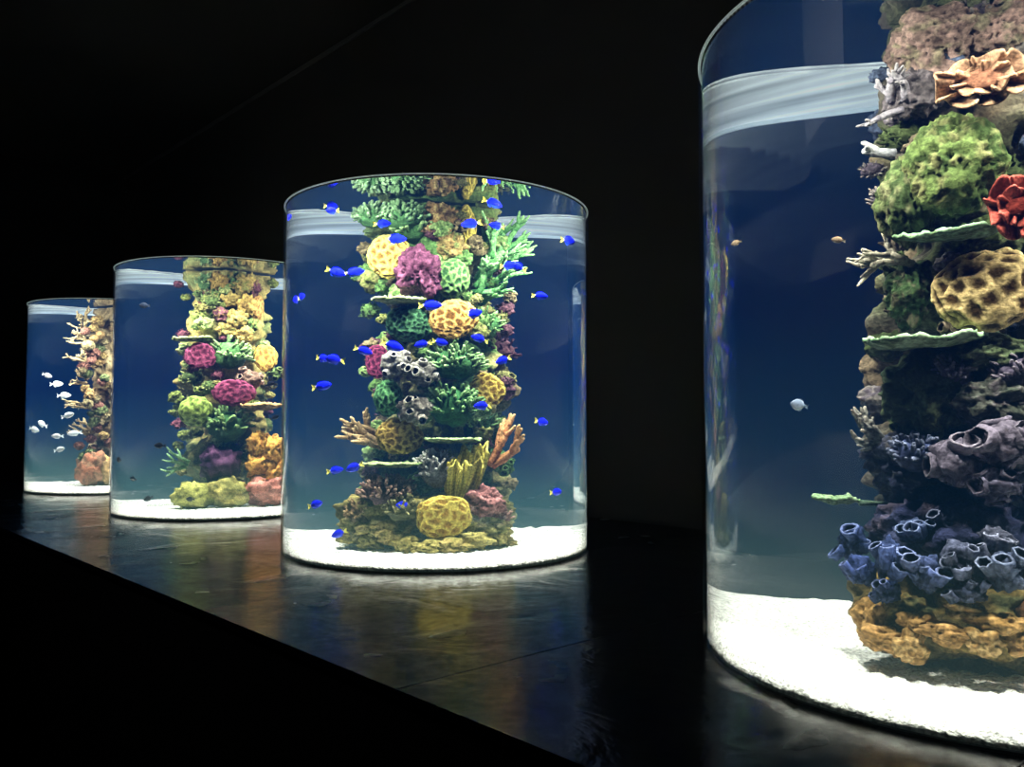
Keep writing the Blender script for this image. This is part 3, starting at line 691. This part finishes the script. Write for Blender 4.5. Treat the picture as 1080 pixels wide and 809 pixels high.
# ------------------------------------------------------------------ fish
def fish_mesh(name,body,tail,belly,hr=.42,tk=.16):
    mb=MB(); ns=14
    prof=[(-.5,.02,.0),(-.46,.10,.0),(-.38,.20,.0),(-.25,.31,0),(-.08,.38,0),(.1,.34,0),(.24,.22,0),(.33,.12,0),(.40,.085,0),(.44,.09,0)]
    V=[];C=[];F=[]
    for (x,h,o) in prof:
        for t in range(ns):
            a=t/ns*2*math.pi; z=math.sin(a)*h*hr/.42; y=math.cos(a)*h*tk/.38
            V.append((x,y,z)); cc=body if z>-.14 or x<-.35 else belly
            if x>.36: cc=tail
            C.append(cc)
    n=len(prof)
    for j in range(n-1):
        for t in range(ns): F.append((j*ns+t,j*ns+(t+1)%ns,(j+1)*ns+(t+1)%ns,(j+1)*ns+t))
    F.append(tuple(range(ns))); F.append(tuple(range((n-1)*ns,n*ns)))
    mb.add(V,F,np.array(C))
    def fin(pts,col,th=.012):
        P=[(x,-th,z) for x,z in pts]+[(x,th,z) for x,z in pts]; k=len(pts)
        F=[tuple(range(k)),tuple(range(2*k-1,k-1,-1))]+[(j,(j+1)%k,k+(j+1)%k,k+j) for j in range(k)]
        mb.add(P,F,col)
    fin([(.40,-.07),(.50,-.13),(.62,-.18),(.58,-.06),(.55,0),(.58,.06),(.62,.18),(.50,.13),(.40,.07)],tail)
    s=hr/.42
    fin([(-.22,.30*s),(-.1,.42*s),(.1,.43*s),(.26,.33*s),(.28,.16*s),(.1,.30*s)],body*.8)
    fin([(.0,-.34*s),(.12,-.42*s),(.25,-.32*s),(.28,-.15*s),(.1,-.3*s)],belly*.9)
    for sg in (1,-1):
        mb.add([(-.2,sg*tk*.8,-.02),(-.02,sg*(tk*1.3),.06),(.02,sg*(tk*1.3),-.08),(-.15,sg*tk*.8,-.1)],[(0,1,2,3)],body*1.1)
        Vi,Fi=ico(2); mb.add(Vi*.035+[-.38,sg*tk*.52,.05*s],Fi,(.01,.01,.01))
    me_o=mkobj(name,mb,M_fish); return me_o
def school(i,name,proto,pts,Lpx,label,group,seed):
    rs=random.Random(seed); X,Y,D,ph=frame(i); first=True
    for it in pts:
        u,v=it[0],it[1]; q=it[2] if len(it)>2 else rs.uniform(.4,.65)
        l=list(loc(i,u,v,q))
        while math.hypot(l[0],l[1])>.885 and q>-.2:
            q-=.02; l=list(loc(i,u,v,q))
        if l[2]>HW-.09: l[2]=2*HW-l[2]
        l[2]=min(max(l[2],.16),HW-.07)
        while math.hypot(l[0],l[1])<.66 and q<.8:
            q+=.02; z=l[2]; l=list(loc(i,u,v,q)); 
            if l[2]>HW-.09: l[2]=z
            l[2]=max(l[2],.16)
        if first: o=proto; first=False
        else: o=proto.copy(); COL.objects.link(o)
        a=REEFS[i].rotation_euler[2]; ca_,sa=math.cos(a),math.sin(a); lx,ly=l[0]*S,-l[1]*S
        o.location=(X*S+lx*ca_-ly*sa,Y*S+lx*sa+ly*ca_,LZ+l[2]*S)
        o.rotation_euler=(0,rs.uniform(-.4,.4),a+rs.choice([0,math.pi])+rs.uniform(-.6,.6))
        k=Lpx/900*D*.82*S*rs.uniform(.85,1.2); o.scale=(k,k,k)
        o['label']=label; o['category']='fish'; o['group']=group
bf=fish_mesh('blue_fish',hexc('#1018e0'),hexc('#c8c050'),hexc('#2040e0'),.27,.11)
school(1,'blue_fish',bf,[(350,202),(303,212),(418,252),(520,202),(523,238),(600,254),(318,313),(355,287),(374,287),(455,322),(500,331),(505,357),(537,280),(570,312),(465,361),(415,365),(445,363),(530,380),(340,407),(341,378),(352,379),(508,428),(572,445),(373,493),(354,496),(425,533),(587,519),(333,532),(357,563),(496,236),(404,236),(545,281),(350,222),(312,316),(384,370)],19,
 'small bright blue reef fish with yellow tail','blue fish in the tank',3)
wf=fish_mesh('white_fish',hexc('#cfd8de'),hexc('#c8d4dc'),hexc('#e0e6ea'),.27,.08)
school(3,'white_fish',wf,[(50,396),(60,405),(68,417),(44,447),(36,453),(72,438),(60,460),(63,474),(78,457)],12,'small flat silvery white fish swimming in a school','white fish in the tank',4)
df=fish_mesh('dark_fish',hexc('#0c1018'),hexc('#0c1018'),hexc('#14181f'),.3,.12)
school(2,'dark_fish',df,[(125,485),(156,526),(200,541),(285,405),(152,322),(140,505),(168,470),(290,440)],10,'small dark grey reef fish in blue water','dark fish in the tank',5)
pf=fish_mesh('pale_fish',hexc('#6a7688'),hexc('#4a5668'),hexc('#88929e'),.42,.13)
school(0,'pale_fish',pf,[(842,427,.3)],17,'small round pale grey fish','fish in the dark blue tank',6)
of=fish_mesh('brown_fish',hexc('#5a4c3c'),hexc('#3a342c'),hexc('#6a5c4c'),.3,.12)
school(0,'brown_fish',of,[(777,256,.2),(884,253,.4)],14,'small brown striped reef fish','fish in the dark blue tank',7)

# ------------------------------------------------------------------ counter + room
t1=Vector((1.76,3.22,0)); t4=Vector((TANKS[3][0],TANKS[3][1],0))
a=(t4-t1).normalized(); n=Vector((a.y*-1,a.x,0)); 
if n.dot(-t1)<0: n=-n
rot=math.atan2(a.y,a.x)
def box(name,s0,s1,o0,o1,z0,z1,mat,parent=None,bev=0):
    c0=t1+a*((s0+s1)/2)+n*((o0+o1)/2); lx=(s1-s0)/2*S; ly=abs(o1-o0)/2*S; lz=(z1-z0)/2
    V=[(sx*lx,sy*ly,sz*lz) for sx in(-1,1) for sy in(-1,1) for sz in(-1,1)]
    F=[(0,1,3,2),(4,6,7,5),(0,4,5,1),(2,3,7,6),(0,2,6,4),(1,5,7,3)]
    me=bpy.data.meshes.new(name); me.from_pydata(V,[],F); me.materials.append(mat)
    o=bpy.data.objects.new(name,me); COL.objects.link(o); o.location=(c0.x*S,c0.y*S,(z0+z1)/2); o.rotation_euler=(0,0,rot)
    if parent:
        o.parent=parent; o.location=(Vector(o.location)-Vector(parent.location)); o.rotation_euler=(0,0,rot)
    if bev:
        m=o.modifiers.new('b','BEVEL'); m.width=bev; m.segments=3
    return o
cc0=t1+a*4
ct=empty('display_counter',(cc0.x*S,cc0.y*S,0),0,'long black counter with glossy seamed top panels','counter')
SL0,SL1=-3.4,12.4; FO,BO=1.93,-2.0
box('body',SL0,SL1,FO-.04,BO+.01,0,LZ-.021,M_body,ct)
s=1.03-1.5*3
while s<SL1:
    box('top_panel',max(s,SL0),min(s+1.5,SL1)-.004,FO,BO+.01,LZ-.02,LZ-.0005,M_ledge,ct,.001); s+=1.5
CH=4.33
def st(o,): o['kind']='structure'; return o
st(box('wall_back',-8,16,BO,BO-.3,0,CH,M_wall))
st(box('trim_1',-8,16,BO+.03,BO,CH-.03,CH,M_trim))
st(box('floor',-8,16,BO-.3,9,-.1,0,M_floor))
st(box('ceiling',-8,16,BO-.3,9,CH,CH+.1,M_ceil))
st(box('wall_left',16,16.3,BO-.3,9,0,CH,M_ceil))
st(box('wall_right',-8.3,-8,BO-.3,9,0,CH,M_ceil))
st(box('wall_front',-8,16,9,9.3,0,CH,M_ceil))

w=bpy.data.worlds.new('world'); scene.world=w; w.use_nodes=True
w.node_tree.nodes['Background'].inputs[0].default_value=(.004,.005,.006,1)
# dim unseen fill light added to lift the wall
ld=bpy.data.lights.new('wall_fill','AREA'); ld.size=1.5; ld.energy=6; ld.color=(.95,.98,1)
lo=bpy.data.objects.new('wall_fill',ld); COL.objects.link(lo); p=t1+a*4+n*6; lo.location=(p.x*S,p.y*S,CH-.3)
tg=t1+a*3.5+n*BO; tg=Vector((tg.x*S,tg.y*S,3.7)); lo.rotation_euler=(tg-lo.location).to_track_quat('-Z','Y').to_euler(); ld.spread=math.radians(110)

cd=bpy.data.cameras.new('camera'); cd.sensor_width=36; cd.lens=30; cd.clip_start=.02; cd.clip_end=100
co=bpy.data.objects.new('camera',cd); COL.objects.link(co); co.location=(0,0,LZ+HC*S); co.rotation_euler=(math.pi/2+PITCH,0,0)
scene.camera=co
